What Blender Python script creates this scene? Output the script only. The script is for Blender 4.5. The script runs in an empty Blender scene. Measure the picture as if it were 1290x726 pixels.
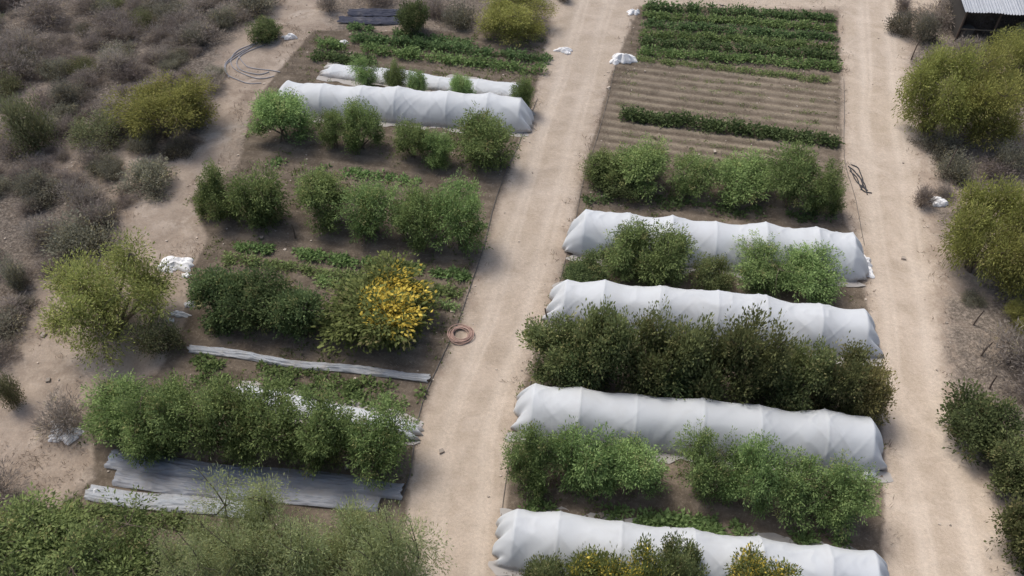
import bpy, math, numpy as np
rng=np.random.default_rng(11)
scene=bpy.context.scene
# ---------------- camera (drone) ----------------
CH=30.0; CF=1100.0; CP=math.radians(46.6)
cP,sP=math.cos(CP),math.sin(CP)
cam=bpy.data.cameras.new("drone_camera"); cam.lens=36*CF/1290; cam.sensor_width=36
cam.clip_end=4000; cam.clip_start=0.5
co=bpy.data.objects.new("drone_camera",cam); scene.collection.objects.link(co)
co.location=(0,0,CH); co.rotation_euler=(math.radians(90)-CP,0,0); scene.camera=co

# survey: photogrammetric picture->ground plan coordinates (metres)
def S(u,v):
    k=(363.0-v)/CF; t=CH/(sP-k*cP)
    return np.array([(u-645.0)/CF*t,(cP+k*sP)*t])
def depth(y,z=0): return y*cP+(CH-z)*sP
def hz(y,v):
    k=(363.0-v)/CF
    return CH-y*(sP-k*cP)/(cP+k*sP)
def SP(l): return np.array([S(u,v) for u,v in l])

# ---------------- noise ----------------
LAT=np.random.default_rng(3).random((8,256,256))
def vn(x,y,sc,k=0):
    x=np.asarray(x,float)*sc+1000.3+17*k; y=np.asarray(y,float)*sc+1000.7+29*k
    xi=np.floor(x).astype(int); yi=np.floor(y).astype(int); fx=x-xi; fy=y-yi
    fx=fx*fx*(3-2*fx); fy=fy*fy*(3-2*fy); L=LAT[k%8]
    a=L[xi%256,yi%256];b=L[(xi+1)%256,yi%256];c=L[xi%256,(yi+1)%256];d=L[(xi+1)%256,(yi+1)%256]
    return (a*(1-fx)+b*fx)*(1-fy)+(c*(1-fx)+d*fx)*fy
def fbm(x,y,sc,k=0):
    return (vn(x,y,sc,k)+.5*vn(x,y,sc*2.1,k+1)+.25*vn(x,y,sc*4.3,k+2))/1.75
def pdist(x,y,poly):
    """signed distance, + inside"""
    n=len(poly); d=np.full(x.shape,1e9); ins=np.zeros(x.shape,bool)
    for i in range(n):
        a=poly[i]; b=poly[(i+1)%n]; ex,ey=b-a
        t=np.clip(((x-a[0])*ex+(y-a[1])*ey)/(ex*ex+ey*ey+1e-9),0,1)
        d=np.minimum(d,np.hypot(x-a[0]-t*ex,y-a[1]-t*ey))
        if a[1]!=b[1]:
            c=((a[1]>y)!=(b[1]>y))&(x<(b[0]-a[0])*(y-a[1])/(b[1]-a[1])+a[0]); ins^=c
    return np.where(ins,d,-d)

# ---------------- mesh builder ----------------
class MB:
    def __init__(s): s.v=[];s.f=[];s.c=[];s.m=[];s.n=0
    def add(s,v,f,col=(1,1,1),mat=0):
        v=np.asarray(v,float).reshape(-1,3); f=np.asarray(f,int).reshape(-1,4)
        c=np.asarray(col,float); 
        if c.ndim==1: c=np.tile(c,(len(v),1))
        s.v.append(v); s.f.append(f+s.n); s.c.append(c); s.m.append(np.full(len(f),mat)); s.n+=len(v)
    def mesh(s,name,mats,smooth=False):
        v=np.concatenate(s.v); f=np.concatenate(s.f); c=np.concatenate(s.c); m=np.concatenate(s.m)
        me=bpy.data.meshes.new(name); me.vertices.add(len(v)); me.vertices.foreach_set("co",v.astype(np.float32).ravel())
        me.loops.add(f.size); me.loops.foreach_set("vertex_index",f.astype(np.int32).ravel())
        me.polygons.add(len(f)); me.polygons.foreach_set("loop_start",np.arange(0,f.size,4,dtype=np.int32))
        for x in mats: me.materials.append(x)
        me.polygons.foreach_set("material_index",m.astype(np.int32))
        me.update(calc_edges=True)
        me.polygons.foreach_set("use_smooth",np.full(len(f),smooth))
        a=me.attributes.new("Col",'FLOAT_COLOR','POINT')
        a.data.foreach_set("color",np.concatenate([c,np.ones((len(c),1))],1).astype(np.float32).ravel())
        return me
def obj(name,me,loc=(0,0,0),rot=0,scale=(1,1,1),parent=None):
    o=bpy.data.objects.new(name,me); scene.collection.objects.link(o)
    o.location=loc; o.rotation_euler=(0,0,rot); o.scale=scale
    if parent: o.parent=parent
    return o
def unit(a): return a/(np.linalg.norm(a,axis=-1,keepdims=True)+1e-9)
def leaves(mb,P,D,L,W,col,r,mat=0):
    n=len(P); L=np.broadcast_to(L,(n,))[:,None]; W=np.broadcast_to(W,(n,))[:,None]
    D=unit(D); sd=unit(np.cross(D,r.normal(size=(n,3))))
    v=np.stack([P,P+D*L*.45+sd*W*.5,P+D*L,P+D*L*.45-sd*W*.5],1).reshape(-1,3)
    mb.add(v,np.arange(4*n).reshape(-1,4),np.repeat(col,4,0),mat)
def tube(mb,pts,rad,col,mat=1,k=6):
    pts=np.asarray(pts,float); n=len(pts); rad=np.broadcast_to(rad,(n,))
    t=unit(np.gradient(pts,axis=0)); ref=np.where(np.abs(t[:,2:3])>.9,[[1.,0,0]],[[0,0,1.]])
    a=unit(np.cross(t,ref)); b=np.cross(t,a); an=np.arange(k)*2*math.pi/k
    v=pts[:,None]+rad[:,None,None]*(np.cos(an)[None,:,None]*a[:,None]+np.sin(an)[None,:,None]*b[:,None])
    i=np.arange(n-1)[:,None]*k; j=np.arange(k)[None]
    f=np.stack([i+j,i+(j+1)%k,i+k+(j+1)%k,i+k+j],-1)
    mb.add(v.reshape(-1,3),f.reshape(-1,4),col,mat)
def box(mb,c,s,col,mat=0,rz=0,jit=0):
    q=np.array([[x,y,z] for z in(-.5,.5) for x,y in((-.5,-.5),(.5,-.5),(.5,.5),(-.5,.5))])*s
    if jit: q=q*(1+rng.uniform(-jit,jit,q.shape))
    R=np.array([[math.cos(rz),-math.sin(rz),0],[math.sin(rz),math.cos(rz),0],[0,0,1]])
    mb.add(q@R.T+c,[[3,2,1,0],[4,5,6,7],[0,1,5,4],[1,2,6,5],[2,3,7,6],[3,0,4,7]],col,mat)

# ---------------- materials ----------------
def newmat(name):
    m=bpy.data.materials.new(name); m.use_nodes=True; nt=m.node_tree; nt.nodes.clear()
    return m,nt,nt.nodes.new,nt.links.new
def math_(nt,op,a,b=None,c=None,clamp=False):
    n=nt.nodes.new("ShaderNodeMath"); n.operation=op; n.use_clamp=clamp
    for i,x in enumerate((a,b,c)):
        if x is None: continue
        if hasattr(x,'node'): nt.links.new(x,n.inputs[i])
        else: n.inputs[i].default_value=x
    return n.outputs[0]
def mix_(nt,f,a,b,mode='MIX'):
    n=nt.nodes.new("ShaderNodeMixRGB"); n.blend_type=mode
    for i,x in enumerate((f,a,b)):
        if hasattr(x,'node'): nt.links.new(x,n.inputs[i])
        else: n.inputs[i].default_value=x if i==0 else (*x,1)
    return n.outputs[0]
def noise_(nt,sc,det=5,rough=.6,vec=None,dist=0):
    n=nt.nodes.new("ShaderNodeTexNoise"); n.inputs["Scale"].default_value=sc; n.inputs["Detail"].default_value=det
    n.inputs["Roughness"].default_value=rough; n.inputs["Distortion"].default_value=dist
    if vec is not None: nt.links.new(vec,n.inputs["Vector"])
    return n.outputs["Fac"]
def ramp_(nt,x,a,b):
    n=nt.nodes.new("ShaderNodeMapRange"); n.interpolation_type='SMOOTHSTEP'
    nt.links.new(x,n.inputs[0]); n.inputs[1].default_value=a; n.inputs[2].default_value=b
    return n.outputs[0]
def foliage_mat():
    m,nt,N,L=newmat("foliage")
    at=N("ShaderNodeAttribute"); at.attribute_name="Col"; oi=N("ShaderNodeObjectInfo")
    hs=N("ShaderNodeHueSaturation")
    L(math_(nt,'MULTIPLY_ADD',oi.outputs["Random"],.032,.478),hs.inputs["Hue"])
    L(math_(nt,'MULTIPLY_ADD',oi.outputs["Random"],.45,.85),hs.inputs["Value"])
    hs.inputs["Saturation"].default_value=.88
    L(at.outputs["Color"],hs.inputs["Color"])
    p=N("ShaderNodeBsdfDiffuse")
    L(hs.outputs[0],p.inputs[0])
    t=N("ShaderNodeBsdfTranslucent"); L(hs.outputs[0],t.inputs[0])
    mx=N("ShaderNodeMixShader"); mx.inputs[0].default_value=.38; L(p.outputs[0],mx.inputs[1]); L(t.outputs[0],mx.inputs[2])
    o=N("ShaderNodeOutputMaterial"); L(mx.outputs[0],o.inputs[0]); return m
def simple_mat(name,rough=.8,metal=0,var=.25,sc=6,spec=.3,bump=0):
    m,nt,N,L=newmat(name); at=N("ShaderNodeAttribute"); at.attribute_name="Col"
    tc=N("ShaderNodeTexCoord")
    n=noise_(nt,sc,6,.65,tc.outputs["Object"])
    k=math_(nt,'MULTIPLY_ADD',n,var*2,1-var)
    c=N("ShaderNodeVectorMath"); c.operation='SCALE'; L(at.outputs["Color"],c.inputs[0]); L(k,c.inputs["Scale"])
    p=N("ShaderNodeBsdfPrincipled"); p.inputs["Roughness"].default_value=rough; p.inputs["Metallic"].default_value=metal
    p.inputs["Specular IOR Level"].default_value=spec
    L(c.outputs[0],p.inputs["Base Color"])
    o=N("ShaderNodeOutputMaterial"); L(p.outputs[0],o.inputs[0]); return m
def cloth_mat(name,col,trans,alpha,dirt=.25,low=.5,bump=.25,rough=.85,spec=.12):
    m,nt,N,L=newmat(name); ge=N("ShaderNodeNewGeometry")
    n1=noise_(nt,.9,5,.6,ge.outputs["Position"],.6); n2=noise_(nt,5,4,.6,ge.outputs["Position"],1.5)
    c=mix_(nt,math_(nt,'MULTIPLY',ramp_(nt,n1,.45,.75),dirt),col,(.42,.38,.32))
    if low:
        sep=N("ShaderNodeSeparateXYZ"); L(ge.outputs["Position"],sep.inputs[0])
        lo=math_(nt,'MULTIPLY',ramp_(nt,math_(nt,'ADD',sep.outputs[2],math_(nt,'MULTIPLY',n2,-.45)),.16,-.15),low)
        c=mix_(nt,lo,c,(.36,.3,.24))
    b=N("ShaderNodeBump"); b.inputs["Strength"].default_value=bump; b.inputs["Distance"].default_value=.05; L(n2,b.inputs["Height"])
    p=N("ShaderNodeBsdfPrincipled"); p.inputs["Roughness"].default_value=rough; p.inputs["Specular IOR Level"].default_value=spec
    L(c,p.inputs["Base Color"]); L(b.outputs[0],p.inputs["Normal"])
    t=N("ShaderNodeBsdfTranslucent"); L(c,t.inputs[0])
    mx=N("ShaderNodeMixShader"); mx.inputs[0].default_value=trans; L(p.outputs[0],mx.inputs[1]); L(t.outputs[0],mx.inputs[2])
    out=mx
    if alpha:
        tr=N("ShaderNodeBsdfTransparent"); m2=N("ShaderNodeMixShader")
        L(math_(nt,'MULTIPLY',ramp_(nt,n1,.2,.8),alpha*2,clamp=True),m2.inputs[0]); L(mx.outputs[0],m2.inputs[1]); L(tr.outputs[0],m2.inputs[2]); out=m2
    o=N("ShaderNodeOutputMaterial"); L(out.outputs[0],o.inputs[0]); return m
def ground_mat():
    m,nt,N,L=newmat("dirt_ground"); ge=N("ShaderNodeNewGeometry"); pos=ge.outputs["Position"]
    A={}
    for k in("soil","road","scrub","straw","rut","furrow"):
        a=N("ShaderNodeAttribute"); a.attribute_name=k; A[k]=a.outputs["Fac"]
    nb=noise_(nt,.12,4,.6,pos); nm=noise_(nt,.8,6,.65,pos,.4); nf=noise_(nt,7,8,.75,pos); nx=noise_(nt,28,4,.7,pos); np_=noise_(nt,.33,7,.7,pos,.8)
    sand=mix_(nt,ramp_(nt,nm,.3,.7),(.315,.25,.195),(.50,.415,.335))
    sand=mix_(nt,math_(nt,'MULTIPLY',ramp_(nt,nb,.35,.65),.6),sand,(.44,.36,.29),'MIX')
    sand=mix_(nt,math_(nt,'MULTIPLY',ramp_(nt,np_,.52,.68),.7),sand,(.58,.50,.42))
    lit=mix_(nt,ramp_(nt,nf,.4,.65),(.14,.118,.098),(.32,.27,.22))
    fs=ramp_(nt,math_(nt,'ADD',A["scrub"],math_(nt,'MULTIPLY_ADD',nm,1.2,-.6)),.3,.8)
    c=mix_(nt,fs,sand,lit)
    road=mix_(nt,ramp_(nt,nm,.3,.72),(.455,.378,.30),(.565,.48,.395))
    road=mix_(nt,math_(nt,'MULTIPLY',ramp_(nt,nb,.45,.7),.7),road,(.475,.395,.31))
    road=mix_(nt,math_(nt,'MULTIPLY',ramp_(nt,np_,.5,.7),.5),road,(.62,.54,.46))
    road=mix_(nt,math_(nt,'MULTIPLY',A["rut"],.75),road,(.63,.55,.465))
    fr=ramp_(nt,math_(nt,'ADD',A["road"],math_(nt,'MULTIPLY_ADD',nm,.7,-.35)),.3,.75)
    c=mix_(nt,fr,c,road)
    soil=mix_(nt,ramp_(nt,nm,.3,.7),(.135,.108,.082),(.245,.20,.155))
    soil=mix_(nt,ramp_(nt,nf,.5,.72),soil,(.29,.24,.185))
    soil=mix_(nt,math_(nt,'MULTIPLY',A["furrow"],math_(nt,'MULTIPLY_ADD',nm,.8,.0),clamp=True),soil,(.085,.067,.052))
    soil=mix_(nt,math_(nt,'MULTIPLY',A["straw"],math_(nt,'MULTIPLY_ADD',nf,.8,.4),clamp=True),soil,(.38,.325,.24))
    fo=ramp_(nt,math_(nt,'ADD',A["soil"],math_(nt,'MULTIPLY_ADD',nm,.8,-.4)),.35,.65)
    c=mix_(nt,fo,c,soil)
    k=math_(nt,'MULTIPLY_ADD',nf,.6,.70); k=math_(nt,'MULTIPLY',k,math_(nt,'MULTIPLY_ADD',nx,.4,.8))
    sc=N("ShaderNodeVectorMath"); sc.operation='SCALE'; L(c,sc.inputs[0]); L(k,sc.inputs["Scale"])
    p=N("ShaderNodeBsdfDiffuse"); p.inputs["Roughness"].default_value=.9
    L(sc.outputs[0],p.inputs[0])
    b=N("ShaderNodeBump"); b.inputs["Strength"].default_value=.6; b.inputs["Distance"].default_value=.12
    L(math_(nt,'ADD',nm,math_(nt,'MULTIPLY',nf,.5)),b.inputs["Height"]); L(b.outputs[0],p.inputs["Normal"])
    o=N("ShaderNodeOutputMaterial"); L(p.outputs[0],o.inputs[0]); return m
FOL=foliage_mat(); BARK=simple_mat("bark",.9,0,.3,9); GRD=ground_mat()
CLOTH=cloth_mat("row_cover_fabric",(.74,.77,.80),.34,0,.12,.6,.12,.95,.05); TARP=cloth_mat("thin_sheet",(.29,.33,.40),.2,.12,.35,.3,.35,.5,.4)
GCLOTH=cloth_mat("weathered_cover",(.45,.49,.54),.2,.06,.5,.3,.3)
BAG=cloth_mat("white_bag_plastic",(.80,.80,.80),.1,0,.05,0,.2)
MISC=simple_mat("painted_misc",.7,0,.2,5); METAL=simple_mat("galvanised_sheet",.5,.3,.25,3)
PIPE=simple_mat("pipe_plastic",.5,0,.15,5)

# ---------------- ground ----------------
xs=np.concatenate([-42-np.geomspace(1,1500,26)[::-1],np.arange(-42,42.01,.13),42+np.geomspace(1,1500,26)])
ys=np.concatenate([8-np.geomspace(1,1500,26)[::-1],np.arange(8,62.01,.13),62+np.geomspace(1,1500,26)])
GX,GY=np.meshgrid(xs,ys,indexing='ij')
R1=[(560,-220),(700,0),(690,60),(668,150),(630,260),(597,380),(552,480),(522,560),(508,640),(500,726),(480,860),(625,860),(628,740),(637,640),(652,520),(667,450),(694,360),(722,260),(738,200),(760,120),(785,60),(800,0),(830,-220)]
R2=[(1050,-220),(1058,0),(1064,80),(1067,200),(1085,300),(1099,400),(1106,520),(1113,620),(1117,760),(1120,860),(1330,860),(1268,690),(1235,600),(1198,520),(1180,400),(1172,300),(1155,200),(1143,80),(1145,0),(1160,-220)]
R3=[(690,-70),(690,4),(800,8),(1290,14),(1900,30),(1900,-60),(1290,-55)]
SOILL=[(395,38),(690,42),(672,130),(640,215),(600,330),(570,420),(530,520),(512,640),(505,690),(80,690),(85,640),(120,600),(112,500),(200,470),(235,400),(240,340),(262,300),(238,250),(300,210),(320,130),(350,90)]
SOILR=[(806,8),(1056,14),(1062,270),(1080,330),(1100,420),(1112,560),(1112,860),(625,860),(640,600),(662,480),(700,380),(722,290),(740,200),(772,90)]
PSANDL=[(430,-60),(400,50),(330,130),(262,215),(245,300),(225,400),(195,470),(115,500),(118,600),(70,640),(-80,680),(-80,470),(20,450),(70,350),(165,270),(225,215),(268,160),(285,60),(350,0),(370,-60)]
STRAW=[(795,78),(1056,100),(1060,162),(1000,210),(755,205),(770,120)]
def soft(poly,w): return np.clip(.5+pdist(GX,GY,SP(poly))/w,0,1)
road=np.maximum.reduce([soft(R1,1.6),soft(R2,1.6),soft(R3,2.0)])
soil=np.maximum(soft(SOILL,.9),soft(SOILR,.8)); sandl=soft(PSANDL,2.5)
straw=soft(STRAW,.8)
scrubm=np.clip(1-np.maximum(sandl,road),0,1)*(0.25+1.1*fbm(GX,GY,.22,2))
# row furrows in beds
a0,a1=S(800,72),S(1045,102); rd=(a1-a0)/np.linalg.norm(a1-a0); rn=np.array([-rd[1],rd[0]])
tt=(GX-a0[0])*rn[0]+(GY-a0[1])*rn[1]
fur=.5+.5*np.sin(tt*2*math.pi/.72+1.6*vn(GX,GY,.25,4))
strawv=straw*np.clip(fur*1.5-.45,0,1)*(.15+.85*fbm(GX,GY,.8,5))
furrow=np.clip(1.0-fur*2.2,0,1)*soil*(.3+.7*vn(GX,GY,.4,3))
rut=np.zeros_like(GX)
for Lp,Rp in(( [(700,0),(668,150),(597,380),(522,560),(500,726)],[(800,0),(748,150),(690,380),(645,560),(628,740)] ),
             ([(1058,0),(1066,150),(1098,390),(1110,560),(1116,740)],[(1145,0),(1150,150),(1178,390),(1215,560),(1280,740)])):
    l=SP(Lp); r=SP(Rp); cx=(l+r)/2; o=np.argsort(cx[:,1]); xc=np.interp(GY,cx[o,1],cx[o,0])
    for off in(-.85,.85,-.55,1.15):
        w=np.abs(GX-xc-off-.35*(vn(GX*0,GY,.2,1+int(abs(off)*4))-.5)); rut=np.maximum(rut,np.exp(-(w/(.28 if abs(off)==.85 else .12))**2)*(.3+.7*vn(GX,GY,.4,6)))
far=np.clip((np.hypot(GX,GY-35)-50)/60,0,1)
GZ=(fbm(GX,GY,.35,1)-.5)*.22*(1-np.maximum(soil,road))+ (fbm(GX,GY,.02,3)-.5)*6*far
GZ+= .05*(fur-.5)*np.maximum(straw,soil*.8)-.04*rut*road+(fbm(GX,GY,1.3,5)-.5)*.05
nx_,ny_=GX.shape
idx=np.arange(nx_*ny_).reshape(nx_,ny_)
F=np.stack([idx[:-1,:-1],idx[1:,:-1],idx[1:,1:],idx[:-1,1:]],-1).reshape(-1,4)
ATT=dict(soil=soil,road=road,scrub=scrubm,straw=strawv,rut=rut*road,furrow=furrow)
def sheet(name,F,dz):
    used,inv=np.unique(F,return_inverse=True); inv=inv.reshape(-1,4)
    mb=MB(); mb.add(np.stack([GX.ravel()[used],GY.ravel()[used],GZ.ravel()[used]+dz],1),inv)
    me=mb.mesh(name,[GRD],True)
    for k,a in ATT.items():
        t=me.attributes.new(k,'FLOAT','POINT'); t.data.foreach_set("value",a.ravel()[used].astype(np.float32))
    return obj(name,me)
sheet("ground",F,0)
fm=lambda a:a[:-1,:-1].reshape(-1)
for p in(R1,R2,R3):
    d=pdist(GX,GY,SP(p)); m=fm(d)+.5*(fm(vn(GX,GY,.8,2))-.5)>.15
    m&=(fm(GX)>-60)&(fm(GX)<60)
    if p is R3: m&=(fm(pdist(GX,GY,SP(R1)))<.5)&(fm(pdist(GX,GY,SP(R2)))<.5)
    sheet("dirt_road",F[m],.004 if p is not R3 else .006)
for p in(SOILL,SOILR):
    m=fm(pdist(GX,GY,SP(p)))+.5*(fm(vn(GX,GY,.8,2))-.5)>.1
    sheet("garden_bed_soil",F[m],.008)
def gz(x,y):
    i=np.clip(np.searchsorted(xs,x),0,len(xs)-1); j=np.clip(np.searchsorted(ys,y),0,len(ys)-1); return GZ[i,j]

# ---------------- trees ----------------
def make_tree(name,seed,R,Ht,z0,nl,nsh,nlf,L,W,cA,cB,sl=.7,spread=.16,droop=.3,up=.35,flower=0,lr=.5,stems=5,tr=.06,bark=(.15,.12,.09),zl=(.14,.66),fr=.6,lead=0,dryp=.05):
    r=np.random.default_rng(seed); mb=MB()
    cA=np.array(cA); cB=np.array(cB)
    lobes=[]
    for i in range(nl):
        an=i*2.4+r.uniform(-.5,.5); rr=R*math.sqrt(r.uniform(.02,1))*(1-lr*.75)
        fz=r.uniform(0,1); zt=z0+(Ht-z0)*(zl[0]+zl[1]*fz*(1-.45*(rr/R)**2))
        lobes.append((np.array([math.cos(an)*rr,math.sin(an)*rr,zt]),R*lr*r.uniform(.6,1.25)))
    fl=np.array([.45*R,-.05*R,Ht*.8])
    for ci,(c,lrad) in enumerate(lobes):
        n=nsh; d=unit(r.normal(size=(n,3))+[0,0,.25]); vs=np.array([1,1,.85])
        anc=c+d*vs*lrad*(r.uniform(.25,1,(n,1))**.45)
        out=unit(d*.8+[0,0,up]+r.normal(size=(n,3))*.35)
        ln=sl*r.uniform(.5,1.4,(n,1))
        if lead:   # leader shoots rising out of the crown
            kk=(r.random(n)<lead)&(d[:,2]>.1); out[kk]=unit(out[kk]*.5+[0,0,1]); ln[kk]*=1.5; anc[kk,2]+=.25
        shade=r.beta(1.6,1.6,size=(n,1)); lob=r.uniform(-.16,.16)
        st=anc-out*ln*.55
        t=r.uniform(0,1,(n,nlf,1))
        P=st[:,None]+out[:,None]*ln[:,None]*t; P[...,2]-=(droop*.4*ln)*(t[...,0]**2)
        off=r.normal(size=(n,nlf,3)); P=P+off*spread*(.3+.75*np.sin(t*3.0))
        D=unit(off)*.7+out[:,None]*.8+[0,0,-droop]
        outn=np.clip((np.linalg.norm((P-c)/lrad,axis=-1,keepdims=True)),0,1.4)/1.4
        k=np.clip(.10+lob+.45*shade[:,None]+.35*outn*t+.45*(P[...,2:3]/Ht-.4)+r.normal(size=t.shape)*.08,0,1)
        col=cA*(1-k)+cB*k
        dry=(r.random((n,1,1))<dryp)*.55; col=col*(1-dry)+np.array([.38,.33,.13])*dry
        P=P.reshape(-1,3); D=D.reshape(-1,3); col=col.reshape(-1,3)
        if flower:
            dd=np.linalg.norm((P-fl)/[1,1,.8],axis=1)/(R*fr)
            clus=np.repeat(r.random(n)<flower,nlf)
            f=clus&(r.random(len(P))<np.clip(1.8-dd*1.3,0,.8))
            col[f]=np.array([.80,.66,.04])*r.uniform(.6,1.1,(f.sum(),1))
        ok=P[:,2]>.05
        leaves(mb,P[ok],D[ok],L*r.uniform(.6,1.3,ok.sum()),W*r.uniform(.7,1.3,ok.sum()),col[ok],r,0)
        for q in r.choice(n,min(n,5),replace=False):
            tube(mb,[c,(c+anc[q])/2+r.normal(size=3)*.05,anc[q]+out[q]*ln[q]*.3],[tr*.3,tr*.2,tr*.08],bark,1,4)
    for i in range(stems):
        c=lobes[i%nl][0]; b=np.array([r.normal()*.08*R,r.normal()*.08*R,-.1])
        m=b*.5+c*.5+np.array([r.normal()*.08,r.normal()*.08,.1]); m[:2]*=.75
        t=np.linspace(0,1,8)[:,None]; pts=(1-t)**2*b+2*t*(1-t)*m+t*t*c
        tube(mb,pts,np.linspace(tr,tr*.35,8),bark,1,6)
    me=mb.mesh(name,[FOL,BARK])
    v=np.concatenate(mb.v); rad=np.percentile(np.hypot(v[:,0],v[:,1]),97.5); top=np.percentile(v[:,2],99.6)
    return me,rad,top
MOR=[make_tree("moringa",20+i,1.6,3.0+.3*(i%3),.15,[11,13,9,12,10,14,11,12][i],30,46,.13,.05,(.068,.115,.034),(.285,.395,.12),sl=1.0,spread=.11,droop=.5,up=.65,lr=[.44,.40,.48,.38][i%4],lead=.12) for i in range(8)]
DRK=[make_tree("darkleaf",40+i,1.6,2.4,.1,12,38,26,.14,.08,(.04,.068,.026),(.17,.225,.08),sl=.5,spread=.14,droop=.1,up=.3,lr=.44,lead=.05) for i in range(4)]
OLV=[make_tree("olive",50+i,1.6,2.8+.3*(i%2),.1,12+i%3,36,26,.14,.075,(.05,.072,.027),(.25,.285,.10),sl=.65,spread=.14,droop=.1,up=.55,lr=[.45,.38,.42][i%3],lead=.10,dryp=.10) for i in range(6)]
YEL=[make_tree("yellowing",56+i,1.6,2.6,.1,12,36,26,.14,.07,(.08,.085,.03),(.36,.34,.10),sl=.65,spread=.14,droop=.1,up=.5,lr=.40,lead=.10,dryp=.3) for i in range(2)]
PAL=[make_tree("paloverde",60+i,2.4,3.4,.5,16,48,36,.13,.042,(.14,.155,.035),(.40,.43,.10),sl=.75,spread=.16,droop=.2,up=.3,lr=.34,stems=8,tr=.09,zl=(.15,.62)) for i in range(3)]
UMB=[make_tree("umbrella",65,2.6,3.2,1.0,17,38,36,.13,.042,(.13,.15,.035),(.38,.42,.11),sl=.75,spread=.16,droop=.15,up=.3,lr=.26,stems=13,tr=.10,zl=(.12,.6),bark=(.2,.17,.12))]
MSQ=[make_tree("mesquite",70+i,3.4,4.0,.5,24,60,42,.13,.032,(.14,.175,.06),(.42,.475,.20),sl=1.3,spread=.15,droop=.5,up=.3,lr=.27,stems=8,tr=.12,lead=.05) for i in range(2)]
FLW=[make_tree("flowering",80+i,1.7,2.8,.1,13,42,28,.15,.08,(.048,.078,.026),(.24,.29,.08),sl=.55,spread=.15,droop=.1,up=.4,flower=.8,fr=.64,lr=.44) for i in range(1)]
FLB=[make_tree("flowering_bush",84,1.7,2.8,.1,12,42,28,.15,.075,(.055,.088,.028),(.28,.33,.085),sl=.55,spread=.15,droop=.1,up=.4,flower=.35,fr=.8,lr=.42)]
SHR=[]
for i in range(4):
    SHR.append(make_tree("dryshrub",90+i,1.2,1.15,.0,9,22,18,.24,.022,(.125,.105,.092),(.36,.31,.265),sl=.6,spread=.14,droop=0,up=.6,stems=6,tr=.03,lr=.45))
for i in range(3):
    SHR.append(make_tree("greyshrub",95+i,1.2,1.2,.0,9,26,22,.10,.045,(.088,.085,.06),(.285,.275,.20),sl=.5,spread=.14,droop=0,up=.5,stems=5,tr=.03,lr=.45))
for i in range(2):
    SHR.append(make_tree("olivshrub",99+i,1.2,1.2,.0,9,26,22,.10,.045,(.08,.09,.04),(.26,.28,.135),sl=.5,spread=.14,droop=0,up=.5,stems=5,tr=.03))
KN=dict(m=(MOR,"moringa_tree"),d=(DRK,"citrus_tree"),o=(OLV,"orchard_tree"),w=(YEL,"orchard_tree"),p=(PAL,"palo_verde_tree"),u=(UMB,"palo_verde_tree"),q=(MSQ,"mesquite_tree"),f=(FLW,"yellow_flowering_tree"),y=(FLB,"yellow_flowering_tree"),
        s=(SHR[:4],"dry_bush"),g=(SHR[4:7],"grey_bush"),h=(SHR[7:],"green_bush"))
cnt=0
def tree(u0,u1,vt,vb,kind,hmax=9):
    global cnt; cnt+=1
    lst,nm=KN[kind]; me,rad,top=lst[cnt%len(lst)]
    uc=(u0+u1)/2; g=S(uc,vb); r=(u1-u0)/2*depth(g[1])/CF
    y=g[1]+.78*r; h=min(max(hz(y+.33*r,vt),.5),hmax)
    x=(uc-645)/CF*depth(y,h*.5)
    r=(u1-u0)/2*depth(y,h*.5)/CF
    s=r/rad
    rot=rng.uniform(0,6.28) if kind!='f' else rng.uniform(-.1,.1)
    obj(nm,me,(x,y,0),rot,(s,s,h/top))
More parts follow.
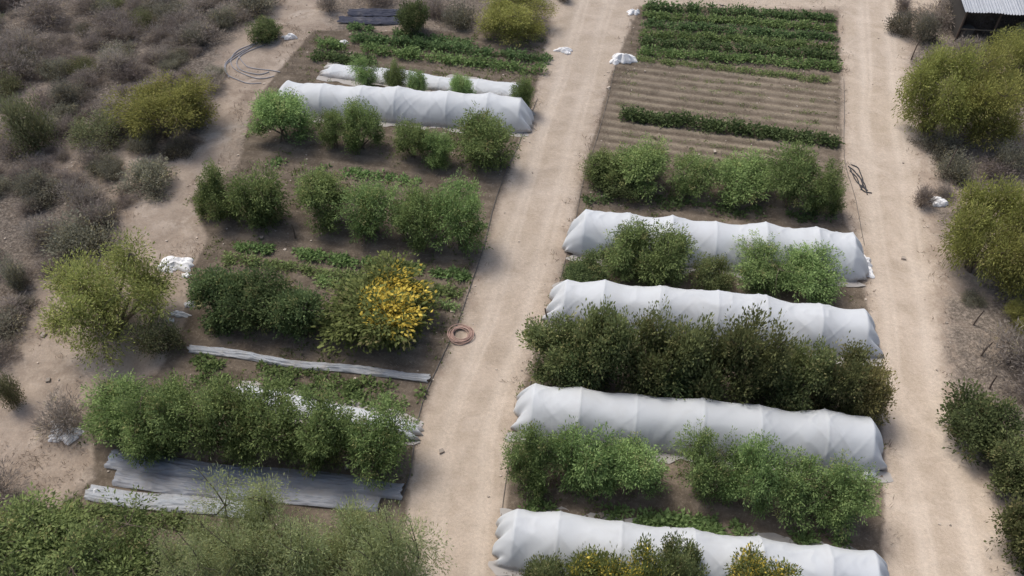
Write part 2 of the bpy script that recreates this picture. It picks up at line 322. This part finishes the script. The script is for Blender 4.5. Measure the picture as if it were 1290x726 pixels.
T="""317 393 112 194 m;396 440 132 196 m;425 482 125 200 m;492 545 150 212 m;530 575 162 218 m;566 652 135 226 m
240 300 210 290 m;285 357 212 302 m;368 440 214 300 m;425 505 222 316 m;488 562 232 324 m;540 618 230 334 m
240 320 340 420 d;290 375 345 432 d;340 410 358 438 d;410 556 345 456 f
108 200 478 575 m;165 262 470 592 m;230 330 475 598 m;295 395 488 604 m;365 455 492 610 m;425 522 510 618 m;140 230 500 590 m
738 792 190 246 m;772 850 176 254 m;838 912 190 262 m;895 985 192 268 m;962 1036 180 278 m;1018 1066 205 282 m;750 820 210 258 d
752 835 275 362 m;800 878 290 376 m;870 925 325 380 o;915 1000 308 384 m;970 1062 312 390 m;710 765 325 366 d
660 745 402 500 o;715 800 380 512 o;775 865 395 520 o;840 930 400 528 o;900 990 395 530 o;965 1050 425 538 o;1022 1095 440 540 o;1065 1128 455 545 w;690 770 420 505 d;800 900 430 520 d
637 715 530 632 m;690 775 536 640 m;755 838 555 645 m;848 925 545 645 m;905 985 552 660 m;960 1045 575 668 m;1025 1108 580 680 m
648 715 690 790 o;700 790 692 800 y;765 845 688 800 y;825 895 675 770 o;915 1010 700 800 y
148 272 95 196 p;46 212 318 465 u;165 228 398 462 h;0 65 112 202 h;85 160 140 195 h;148 222 203 258 g
-40 110 640 770 m;75 218 655 790 m;215 400 622 830 q;360 558 632 850 q
595 695 -12 62 p;498 542 0 52 d;312 358 24 58 d;643 672 95 150 m;565 598 92 140 m;440 478 72 122 m;482 512 76 126 m;512 540 88 130 m
1133 1235 62 190 p;1190 1300 70 200 p;1245 1330 35 120 p;1188 1300 228 372 p;1250 1360 255 400 p;1186 1285 500 588 d;1243 1330 555 640 o;1265 1350 620 725 o;1268 1330 380 430 p
1255 1300 180 225 g;1180 1230 190 235 g;1150 1180 230 268 s;1225 1290 200 240 s;1120 1160 8 50 g;1150 1190 15 60 g;1125 1150 -10 20 s
555 600 0 40 g;530 570 -10 28 s;700 720 -25 5 g;455 500 -20 12 s;395 430 -15 20 s;640 690 -40 5 h
0 50 60 100 g;60 110 95 140 g;225 262 30 65 g;262 300 5 40 g;10 60 210 255 g;70 125 225 275 s;0 30 320 370 g;-10 25 465 520 h;120 170 60 100 s;20 75 270 320 s;60 115 285 330 g;130 180 20 60 s;230 275 -10 25 s;90 150 250 300 s"""
for line in T.replace("\n",";").split(";"):
    a=line.split()
    if a: tree(*map(float,a[:4]),a[4])

# desert scrub mass
SCR=SP([(-700,-250),(360,-80),(335,0),(285,60),(270,110),(255,165),(218,212),(160,268),(95,325),(55,360),(25,430),(-20,475),(-500,600)])
SC2=SP([(-400,480),(20,470),(95,520),(60,640),(-400,760)])
SC3=SP([(1150,-200),(1160,100),(1185,230),(1215,420),(1290,640),(1500,860),(2400,500),(1900,-200)])
scrub=bpy.data.objects.new("desert_scrub",None); scene.collection.objects.link(scrub)
N=20000; px=rng.uniform(-75,75,N); py=rng.uniform(-20,110,N)
d1=pdist(px,py,SCR);d2=pdist(px,py,SC2);d3=pdist(px,py,SC3)
nz=fbm(px,py,.13,6)
rd_all=np.maximum(pdist(px,py,SP(R1)),np.maximum(pdist(px,py,SP(R2)),pdist(px,py,SP(R3))))
out=((py<11)|(py>60)|(px<-40)|(px>42))&(rd_all<-2)&(d1<0)
pr=np.where(d1>0,np.clip((nz-.30)*8,.2,1),np.where(d2>0,.12,np.where(d3>0,.3,np.where(out,.2,0))))
ok=rng.random(N)<pr; acc=[]
for i in np.where(ok)[0]:
    if rd_all[i]>-1.0: continue
    md=(.80 if px[i]>-45 and py[i]<66 else 1.8) if d1[i]>0 else 1.7
    if acc:
        A_=np.array(acc); 
        if (np.hypot(A_[:,0]-px[i],A_[:,1]-py[i])<md).any(): continue
    acc.append((px[i],py[i]))
for x,y in acc:
    w=vn(x,y,.09,3); u=rng.random()
    k=rng.integers(0,4) if u<.74-.4*(w-.5) else (rng.integers(4,7) if u<.96 else rng.integers(7,9))
    me,rad,top=SHR[k]; r=rng.uniform(.4,1.35)*(1.0 if rng.random()<.8 else 1.4)
    obj("shrub",me,(x,y,float(gz(x,y))-.03),rng.uniform(0,6.28),(r/rad,r/rad,rng.uniform(.7,1.25)*r/top*.9),scrub)

# small cover: weeds, dry grass, stones (each one object)
def tufts(name,n,accept,size,nb,cA,cB,seed,wid=.02,upw=1.0):
    r=np.random.default_rng(seed); x=r.uniform(-40,40,n); y=r.uniform(9,60,n)
    i=np.clip(np.searchsorted(xs,x),0,nx_-1); j=np.clip(np.searchsorted(ys,y),0,ny_-1)
    ok=r.random(n)<accept(x,y,soil[i,j],road[i,j],sandl[i,j]); x,y,i,j=x[ok],y[ok],i[ok],j[ok]
    m=len(x); s=size*r.uniform(.4,1.6,(m,1,1))
    P=np.stack([x,y,GZ[i,j]],1)[:,None]+r.normal(size=(m,nb,3))*s*[.5,.5,.0]
    D=r.normal(size=(m,nb,3))*.7+[0,0,upw]; k=r.random((m,nb,1)); col=np.array(cA)*(1-k)+np.array(cB)*k
    mb=MB(); leaves(mb,P.reshape(-1,3),D.reshape(-1,3),(s*np.ones((m,nb,1))).ravel(),wid*r.uniform(.7,1.4,m*nb),col.reshape(-1,3),r)
    obj(name,mb.mesh(name,[FOL]))
tufts("weeds",42000,lambda x,y,s,r,q:s*np.clip((fbm(x,y,.5,2)-.42)*5,0,1)*(1-r)*.8*np.where((x>4)&(y>38),.12,1),.13,9,(.09,.13,.04),(.25,.31,.10),5,.05,.7)
tufts("dry_grass",80000,lambda x,y,s,r,q:np.clip(.05+(fbm(x,y,.4,4)-.5)*1.5,0,.5)*(1-r)*(1-.6*s)+.10*((r>.1)&(r<.6)),.2,8,(.19,.155,.115),(.40,.34,.25),6,.022,.8)
mb=MB(); r=np.random.default_rng(9)
for _ in range(4200):
    x,y=r.uniform(-38,38),r.uniform(10,59); i,j=np.searchsorted(xs,x),np.searchsorted(ys,y)
    if road[i,j]>.8 and r.random()<.85: continue
    if r.random()>vn(x,y,.3,2): continue
    s=r.uniform(.03,.1)*(1 if r.random()<.93 else 2.2); g=r.uniform(.22,.5)
    box(mb,(x,y,GZ[i,j]+s*.2),(s,s*r.uniform(.6,1),s*.6),(g,g*.86,g*.72),0,r.uniform(0,3),.3)
obj("stones",mb.mesh("stones",[MISC]))

# ---------------- crop rows ----------------
def crop(name,p0,p1,w,h,dens,cA,cB,L=.2,W=.1,gap=0,seed=0):
    r=np.random.default_rng(int(p0[0]*7+p0[1]*13+seed)); a=S(*p0); b=S(*p1); ln=np.linalg.norm(b-a); d=(b-a)/ln; n_=np.array([-d[1],d[0]])
    npl=int(ln*w*dens); t=r.uniform(0,ln,npl); o=r.uniform(-.5,.5,npl)*w
    o+=.12*(vn(t,t*0,1.2,3)-.5)
    if gap: 
        k=vn(t,o,.7,5)>gap; t,o=t[k],o[k]
    npl=len(t); hh=h*(.45+.55*np.sqrt(np.clip(1-(2*o/w)**2,0,1)))*r.uniform(.7,1.2,npl)*(.6+.8*vn(t,o,.9,2))
    nb=14; P=np.stack([a[0]+d[0]*t+n_[0]*o,a[1]+d[1]*t+n_[1]*o,np.zeros(npl)],1)[:,None]
    off=r.normal(size=(npl,nb,3)); P=P+off*[.08,.08,0]+np.stack([0*off[...,0],0*off[...,0],hh[:,None]*r.uniform(.1,1,(npl,nb))],-1)
    D=off*[1,1,.5]+[0,0,.35]; k=np.clip(r.random((npl,1,1))*.5+r.random((npl,nb,1))*.3+.25*vn(t,o,.5,6)[:,None,None],0,1); col=np.array(cA)*(1-k)+np.array(cB)*k
    mb=MB(); m=npl*nb
    leaves(mb,P.reshape(-1,3),D.reshape(-1,3),L*r.uniform(.6,1.3,m),W*r.uniform(.7,1.3,m),col.reshape(-1,3),r)
    obj(name,mb.mesh(name,[FOL]))
G1=((.085,.14,.04),(.25,.37,.12)); G2=((.055,.095,.033),(.17,.25,.09)); G3=((.13,.19,.06),(.30,.40,.14))
for i,(v0,v1,g,h) in enumerate([(8,24,G2,.5),(19,35,G1,.35),(31,48,G2,.4),(42,60,G1,.35),(54,72,G2,.5),(65,84,G1,.4)]):
    crop("vegetable_row",(812-i*1.5,v0+3),(1050+i,v1+2),.66,h,32,*g)
crop("vegetable_row",(803,76),(1046,103),.45,.25,40,*G3,L=.14,W=.06)
crop("vegetable_row",(782,147),(1057,183),.75,.55,42,*G2)
for v0,v1 in((91,118),(104,130),(118,146),(131,160),(168,205)):
    crop("seedling_row",(775,v0),(1055,v1),.3,.08,12,*G3,L=.08,W=.04,gap=.5)
crop("vegetable_row",(445,50),(690,78),.7,.5,32,*G2); crop("vegetable_row",(400,58),(685,92),.7,.5,28,*G1,gap=.3); crop("vegetable_row",(395,72),(470,82),.8,.5,30,*G2)
crop("vegetable_row",(440,36),(600,58),.6,.3,22,*G2,gap=.4)
crop("vegetable_row",(284,327),(580,372),.5,.28,50,*G3,L=.15,W=.07); crop("vegetable_row",(300,312),(590,350),.5,.22,36,*G1,gap=.35)
crop("vegetable_row",(400,354),(578,390),.45,.22,40,*G3,gap=.3,L=.15,W=.07)
crop("vegetable_row",(240,456),(535,498),.7,.18,18,*G1,gap=.45); crop("vegetable_row",(250,474),(530,516),.7,.18,20,*G1,gap=.45)
crop("vegetable_row",(85,640),(260,666),.6,.25,44,*G3,L=.15,W=.07)
crop("vegetable_row",(655,640),(1070,690),.8,.2,18,*G1,gap=.52); crop("vegetable_row",(800,655),(900,668),.8,.3,30,*G1)
crop("vegetable_row",(740,250),(1060,280),.7,.25,14,*G2,gap=.5)
crop("vegetable_row",(330,205),(640,245),.6,.2,14,*G1,gap=.55)

# ---------------- row cover tunnels ----------------
def tunnel(p0,p1,w,h,sp=2.3,seed=0,mat=CLOTH,endl=.4,name="row_cover_tunnel"):
    r=np.random.default_rng(seed+500); a=S(*p0); b=S(*p1); ln=np.linalg.norm(b-a); d=(b-a)/ln; n_=np.array([-d[1],d[0]])
    c0=a+n_*w/2; ns=int(ln/.05); nr=64; s=np.linspace(0,ln,ns)[:,None]; q=np.linspace(-.12,1.12,nr)[None]
    nh=max(3,int(round(ln/sp))+1); hs=np.linspace(0,ln,nh)+np.r_[0,r.uniform(-.3,.3,nh-2),0]
    hh=np.interp(s,hs,1+r.uniform(-.09,.06,nh)); hl=np.interp(s,hs,r.uniform(-.18,.18,nh))
    i=np.clip(np.searchsorted(hs,s[:,0],side='right')-1,0,nh-2); f=((s[:,0]-hs[i])/(hs[i+1]-hs[i]))[:,None]
    sag=(1-np.abs(2*f-1)**1.6)*r.uniform(.5,1.4,nh)[i][:,None]
    th=np.clip(q,0,1)*math.pi; sn=np.sin(th)
    ex=np.clip(np.minimum(s,ln-s)/endl,0,1); e=np.clip(ex**.6,0.02,1)
    ck=np.cos(th); fl_=np.sign(ck)*np.abs(ck)**.95
    o=-fl_*w/2*(.8+.2*e); z=np.clip(sn,0,1)**.8*h*hh*e*(1-.11*sag*sn)
    mid=np.sin(th*2)**2
    o=o*(1-.11*sag*mid)+hl*sn
    sk=np.where(q<0,q,np.where(q>1,q-1,0)); o=o+sk*3.2*(.2+1.5*vn(s*1.0,q*0,1.8,seed%7))
    rid=lambda x:(1-np.abs(2*x-1))
    dr=np.where(q<.5,q,1-q)
    fold=rid(vn(s*1.1+dr*3.2,dr*1.2+seed,1.5,1))**4*.040*(.3+sn)+rid(vn(s*1.5-dr*4.5,dr+seed,1.4,2))**5*.028*(1-.5*sn)+rid(vn(s*5,dr*.8+seed,1.2,6))**3*.022*np.clip(1-sn*1.2,0,1)+(vn(s,q*2,.8,4)-.5)*.09
    hoopb=np.exp(-((s-hs[i][:,None])/.045)**2)+np.exp(-((s-hs[np.minimum(i+1,nh-1)][:,None])/.045)**2)
    push=fold*(e>.2)+hoopb*.02*(ex>=1)
    z=z+push*sn+.03+.02*(sk!=0)*vn(s*2,q*5,3,3); o=o-push*np.cos(th)
    ends=np.where(s<endl,-1,np.where(s>ln-endl,1,0))*(1-ex)*.9*(vn(q*5+seed,q*0+s*0,2.0,5)-.15)
    X=c0[0]+d[0]*(s+ends)+n_[0]*o; Y=c0[1]+d[1]*(s+ends)+n_[1]*o; Z=np.broadcast_to(z,X.shape)
    idx=np.arange(ns*nr).reshape(ns,nr); Fq=np.stack([idx[:-1,:-1],idx[1:,:-1],idx[1:,1:],idx[:-1,1:]],-1).reshape(-1,4)
    mb=MB(); mb.add(np.stack([X,Y,Z],-1).reshape(-1,3),Fq)
    o_=obj(name,mb.mesh(name,[mat],True))
    hb=MB()
    for k in range(1,nh-1):
        t=np.linspace(0,math.pi,18); c_=np.cos(t); oo=-np.sign(c_)*np.abs(c_)**.95*w/2*.95+np.interp(hs[k],s[:,0],hl[:,0])*np.sin(t); zz=np.sin(t)**.8*h*hh[np.searchsorted(s[:,0],hs[k]),0]-.06
        pts=np.stack([c0[0]+d[0]*hs[k]+n_[0]*oo,c0[1]+d[1]*hs[k]+n_[1]*oo,zz],1); tube(hb,pts,.02,(.1,.1,.1),0,5)
    obj("hoops",hb.mesh("hoops",[PIPE]),parent=o_)
tunnel((722,323),(1080,357),2.4,1.75,seed=1)
tunnel((697,409),(1097,453),2.3,1.6,seed=2)
tunnel((655,552),(1104,600),2.2,1.7,seed=3)
tunnel((630,716),(1112,779),2.1,1.55,seed=4)
tunnel((349,143),(661,169),2.1,1.5,seed=5)
tunnel((408,98),(650,127),1.3,.45,seed=6)
tunnel((296,512),(516,556),.9,.55,seed=8)
def flat(p0,p1,w,hump,seed,mat=TARP,name="bed_cover_sheet"):
    a=S(*p0);b=S(*p1);ln=np.linalg.norm(b-a);d=(b-a)/ln;n_=np.array([-d[1],d[0]])
    ns=int(ln/.06);nr=26;s=np.linspace(0,ln,ns)[:,None];q=np.linspace(0,1,nr)[None]
    ww=w*(.8+.4*vn(s,s*0+seed,.5,2)); o=(q*ww)+.35*(vn(s,s*0+seed,.35,6)-.5)
    z=hump*np.sin(q*math.pi)**.6*(.5+.8*vn(s,q*1.5+seed,.7,1))+(1-np.abs(2*vn(s*.5,q*4+seed,3,3)-1))**3*.07+vn(s,q*3,4,5)*.04+.03
    e=.25*vn(q*3+seed,q*0,2,3)
    sx=s+np.where(s<.5,-e,np.where(s>ln-.5,e,0))
    X=a[0]+d[0]*sx+n_[0]*o;Y=a[1]+d[1]*sx+n_[1]*o
    idx=np.arange(ns*nr).reshape(ns,nr);Fq=np.stack([idx[:-1,:-1],idx[1:,:-1],idx[1:,1:],idx[:-1,1:]],-1).reshape(-1,4)
    mb=MB();mb.add(np.stack([X,Y,np.broadcast_to(z,X.shape)],-1).reshape(-1,3),Fq);obj(name,mb.mesh(name,[mat],True))
flat((240,446),(536,484),.4,.15,1,GCLOTH)
flat((138,592),(500,634),.8,.22,2); flat((146,612),(470,650),.75,.12,3); flat((112,630),(330,658),.7,.2,4,GCLOTH)
DARKT=cloth_mat("dark_shade_net",(.06,.065,.09),.1,0,.2,0)
flat((428,30),(502,32),.9,.15,5,DARKT,"shade_net_sheet"); flat((440,22),(520,22),.8,.2,6,DARKT,"shade_net_sheet")
def bundle(u,v,wpx,hpx,hh,seed,mat=BAG,name="plastic_sheet_bundle"):
    c=S(u,v+hpx*.3); m=depth(c[1])/CF; rx=wpx/2*m; ry=hpx/2*m*1.1
    n=44; A,B=np.meshgrid(np.linspace(-1,1,n),np.linspace(-1,1,n),indexing='ij')
    rr=np.maximum(np.abs(A),np.abs(B)); kk=rr/(np.hypot(A,B)+1e-9); x=A*kk; y=B*kk; th=np.arctan2(B,A)
    ed=1+.9*(vn(np.cos(th)*1.5+seed,np.sin(th)*1.5,1.6,2)-.5)
    z=hh*np.clip(1-rr**2,0,1)**.7*(.25+1.1*vn(x+seed,y,1.8,3))+(1-np.abs(2*vn(x*2+seed,y*2,1.6,1)-1))**2*.22*hh*(1-rr**4)+.03
    idx=np.arange(n*n).reshape(n,n);Fq=np.stack([idx[:-1,:-1],idx[1:,:-1],idx[1:,1:],idx[:-1,1:]],-1).reshape(-1,4)
    mb=MB();mb.add(np.stack([x*rx*ed,y*ry*ed,z],-1).reshape(-1,3),Fq)
    obj(name,mb.mesh(name,[mat],True),(c[0],c[1],float(gz(*c))),rng.uniform(-.2,.2))
for i,(u,v,w,h,z) in enumerate([(223,326,38,24,.35),(214,336,22,12,.2),(85,538,38,26,.25),(72,548,22,12,.15),(226,394,26,9,.15),(785,72,28,14,.4),(774,77,14,8,.2),(710,62,20,8,.2),(799,14,18,10,.3),(432,52,12,8,.25),(1181,252,22,14,.35),(1086,326,26,22,.3),(1091,336,16,20,.2),(365,46,16,8,.25),(508,548,18,12,.25),(655,512,12,16,.3),(122,618,20,12,.25),(240,382,14,8,.2),(1092,592,20,14,.25),(60,20,9,4,.1),(716,66,8,5,.15),(95,545,14,9,.1),(234,345,12,8,.1),(214,402,12,6,.1),(560,20,8,4,.1),(68,532,10,6,.1)]):
    bundle(u,v,w,h,z,i*3.7)

# hoses
def coil(u,v,rad,turns,thick,col,seed,name,flatn=.03,wob=.04):
    c=S(u,v); mb=MB(); n=turns*36; t=np.linspace(0,turns*2*math.pi,n)
    rr=rad*(.72+.3*vn(t*.3+seed,t*0,1,2))+wob*np.sin(t*.37+seed); cx=.06*np.sin(t*.21); 
    tube(mb,np.stack([rr*np.cos(t)+cx,rr*np.sin(t)*1.0,.04+flatn*(t/t.max())+.02*np.sin(t*1.7)],1),thick,col,0,6)
    obj(name,mb.mesh(name,[PIPE],True),(c[0],c[1],float(gz(*c))+.02))
coil(581,423,.52,10,.022,(.36,.24,.20),1,"hose_coil",.10,.09)
def pipe(pts,th,col,name,wb=.12):
    p=SP(pts); t=np.linspace(0,len(p)-1,len(p)*14)
    def cat(c):
        i=np.clip(t.astype(int),0,len(p)-2); f=t-i; P0=c[np.maximum(i-1,0)];P1=c[i];P2=c[i+1];P3=c[np.minimum(i+2,len(p)-1)]
        return .5*(2*P1+(P2-P0)*f+(2*P0-5*P1+4*P2-P3)*f*f+(3*P1-P0-3*P2+P3)*f**3)
    x=cat(p[:,0])+wb*(vn(t,t*0,1.3,1)-.5); y=cat(p[:,1])+wb*(vn(t,t*0+9,1.3,2)-.5)
    mb=MB(); tube(mb,np.stack([x,y,np.array([gz(a,b) for a,b in zip(x,y)])+.04],1),th,col,0,6); obj(name,mb.mesh(name,[PIPE],True))
pipe([(676,125),(640,215),(606,315),(578,400),(540,490),(518,590),(505,640)],.02,(.12,.11,.10),"irrigation_pipe",.3)
pipe([(775,82),(748,190),(722,280),(695,390),(655,530),(628,690)],.015,(.16,.14,.12),"irrigation_pipe",.3)
pipe([(1062,100),(1064,180),(1075,250),(1088,310)],.015,(.14,.13,.12),"irrigation_pipe",.3)
gp=(.28,.28,.30)
for q in([(330,52),(300,66),(292,84),(318,98),(346,96)],[(336,56),(306,70),(300,86),(322,94),(340,90)],[(325,55),(292,74),(284,92),(306,104),(330,104)],[(318,60),(288,80),(288,98)],[(300,72),(312,84),(340,88),(352,92)]): pipe(q,.03,gp,"irrigation_pipe",.2)
for q in([(1068,210),(1078,218),(1088,232),(1092,246)],[(1070,216),(1080,226),(1086,240),(1098,244)],[(1072,208),(1082,214),(1086,228),(1084,240)],[(1074,215),(1084,226),(1090,240)],[(1070,212),(1078,228),(1092,240)]): pipe(q,.03,(.04,.04,.045),"black_tubing",.1)
# wooden stakes
for u,v,h,l in[(1226,410,1.0,.08),(1236,448,.9,.12),(1247,490,.9,-.08),(690,405,.9,-.15),(372,300,.9,0),(1148,75,1.4,.05),(1188,225,2.0,0),(1165,170,1.1,.0)]:
    g=S(u,v); mb=MB(); t=np.linspace(0,1,6); tube(mb,np.stack([t*l,.03*np.sin(t*4),t*(h+.1)-.1],1),np.linspace(.045,.03,6),(.14,.11,.09),0,6); obj("wooden_stake",mb.mesh("wooden_stake",[BARK],True),(g[0],g[1],0))

# shed upper right
sh=bpy.data.objects.new("shade_shed",None); scene.collection.objects.link(sh)
a=S(1203,52); W_,D_,HF,HB=8.5,4.5,2.3,2.9; rot=-.10
sh.location=(a[0],a[1],0); sh.rotation_euler=(0,0,rot)
mb=MB(); n=260; xx=np.linspace(-.3,W_,n)[:,None]; yy=np.linspace(-.4,D_+.3,14)[None]
zz=HF+(HB-HF)*yy/D_+.035*np.sin(xx*2*math.pi/.18)+.06*(vn(xx,yy,.6,2)-.5)+.03*(np.floor(xx/1.05)%2)
idx=np.arange(n*14).reshape(n,14); Fq=np.stack([idx[:-1,:-1],idx[1:,:-1],idx[1:,1:],idx[:-1,1:]],-1).reshape(-1,4)
k=.8+.4*vn(np.floor(xx/1.05)*3,yy*0,1.7,3)+0*yy
col=np.array([.33,.35,.38])*k.reshape(-1,1)
mb.add(np.stack([xx+0*yy,yy+0*xx,zz],-1).reshape(-1,3),Fq,col); obj("roof",mb.mesh("roof",[METAL]),parent=sh)
mb=MB()
for x in np.arange(0,W_+.1,2.1):
    tube(mb,[(x,0,-.1),(x+.02,0,HF-.04)],.07,(.12,.09,.07),0); tube(mb,[(x,D_,-.1),(x,D_,HB-.05)],.07,(.12,.09,.07),0)
obj("posts",mb.mesh("posts",[BARK]),parent=sh)
mb=MB(); box(mb,(W_/2,0,HF-.12),(W_,.09,.12),(.16,.12,.09)); box(mb,(W_/2,D_,HB-.14),(W_,.09,.12),(.16,.12,.09))
box(mb,(W_/2,-.05,.9),(W_,.04,.06),(.2,.17,.13)); obj("beams",mb.mesh("beams",[BARK]),parent=sh)
mb=MB(); box(mb,(W_/2,D_-.12,1.35),(W_-.2,.04,2.5),(.05,.05,.05)); box(mb,(.06,D_/2,1.1),(.04,D_-.3,2.1),(.06,.055,.05)); obj("walls",mb.mesh("walls",[MISC]),parent=sh)
mb=MB()
for i in range(7): box(mb,(rng.uniform(.6,W_-.5),rng.uniform(.5,3.5),.35),(rng.uniform(.4,1.1),rng.uniform(.4,.8),.7),rng.choice([.05,.15,.3])*np.array([1,.95,.85]),0,rng.uniform(0,1))
obj("stored_crates",mb.mesh("crates",[MISC]),parent=sh)

# ---------------- light ----------------
w=bpy.data.worlds.new("World"); scene.world=w; w.use_nodes=True; nt=w.node_tree; nt.nodes.clear()
sk=nt.nodes.new("ShaderNodeTexSky"); sk.sky_type='NISHITA'; sk.sun_disc=False
az=math.radians(-50); el=math.radians(63)
sk.sun_elevation=el; sk.sun_rotation=az; sk.dust_density=4
bg=nt.nodes.new("ShaderNodeBackground"); bg.inputs[1].default_value=.15
ow=nt.nodes.new("ShaderNodeOutputWorld"); nt.links.new(sk.outputs[0],bg.inputs[0]); nt.links.new(bg.outputs[0],ow.inputs[0])
sun=bpy.data.lights.new("sun",'SUN'); sun.energy=2.55; sun.angle=math.radians(19); sun.color=(1,.96,.89)
so=bpy.data.objects.new("sun",sun); scene.collection.objects.link(so)
from mathutils import Vector
dv=Vector((math.sin(az)*math.cos(el),math.cos(az)*math.cos(el),math.sin(el))); so.rotation_euler=dv.to_track_quat('Z','Y').to_euler(); so.location=(0,30,60)
scene.view_settings.view_transform='Standard'; scene.view_settings.look='None'; scene.view_settings.exposure=0
print("shrubs",len(acc))
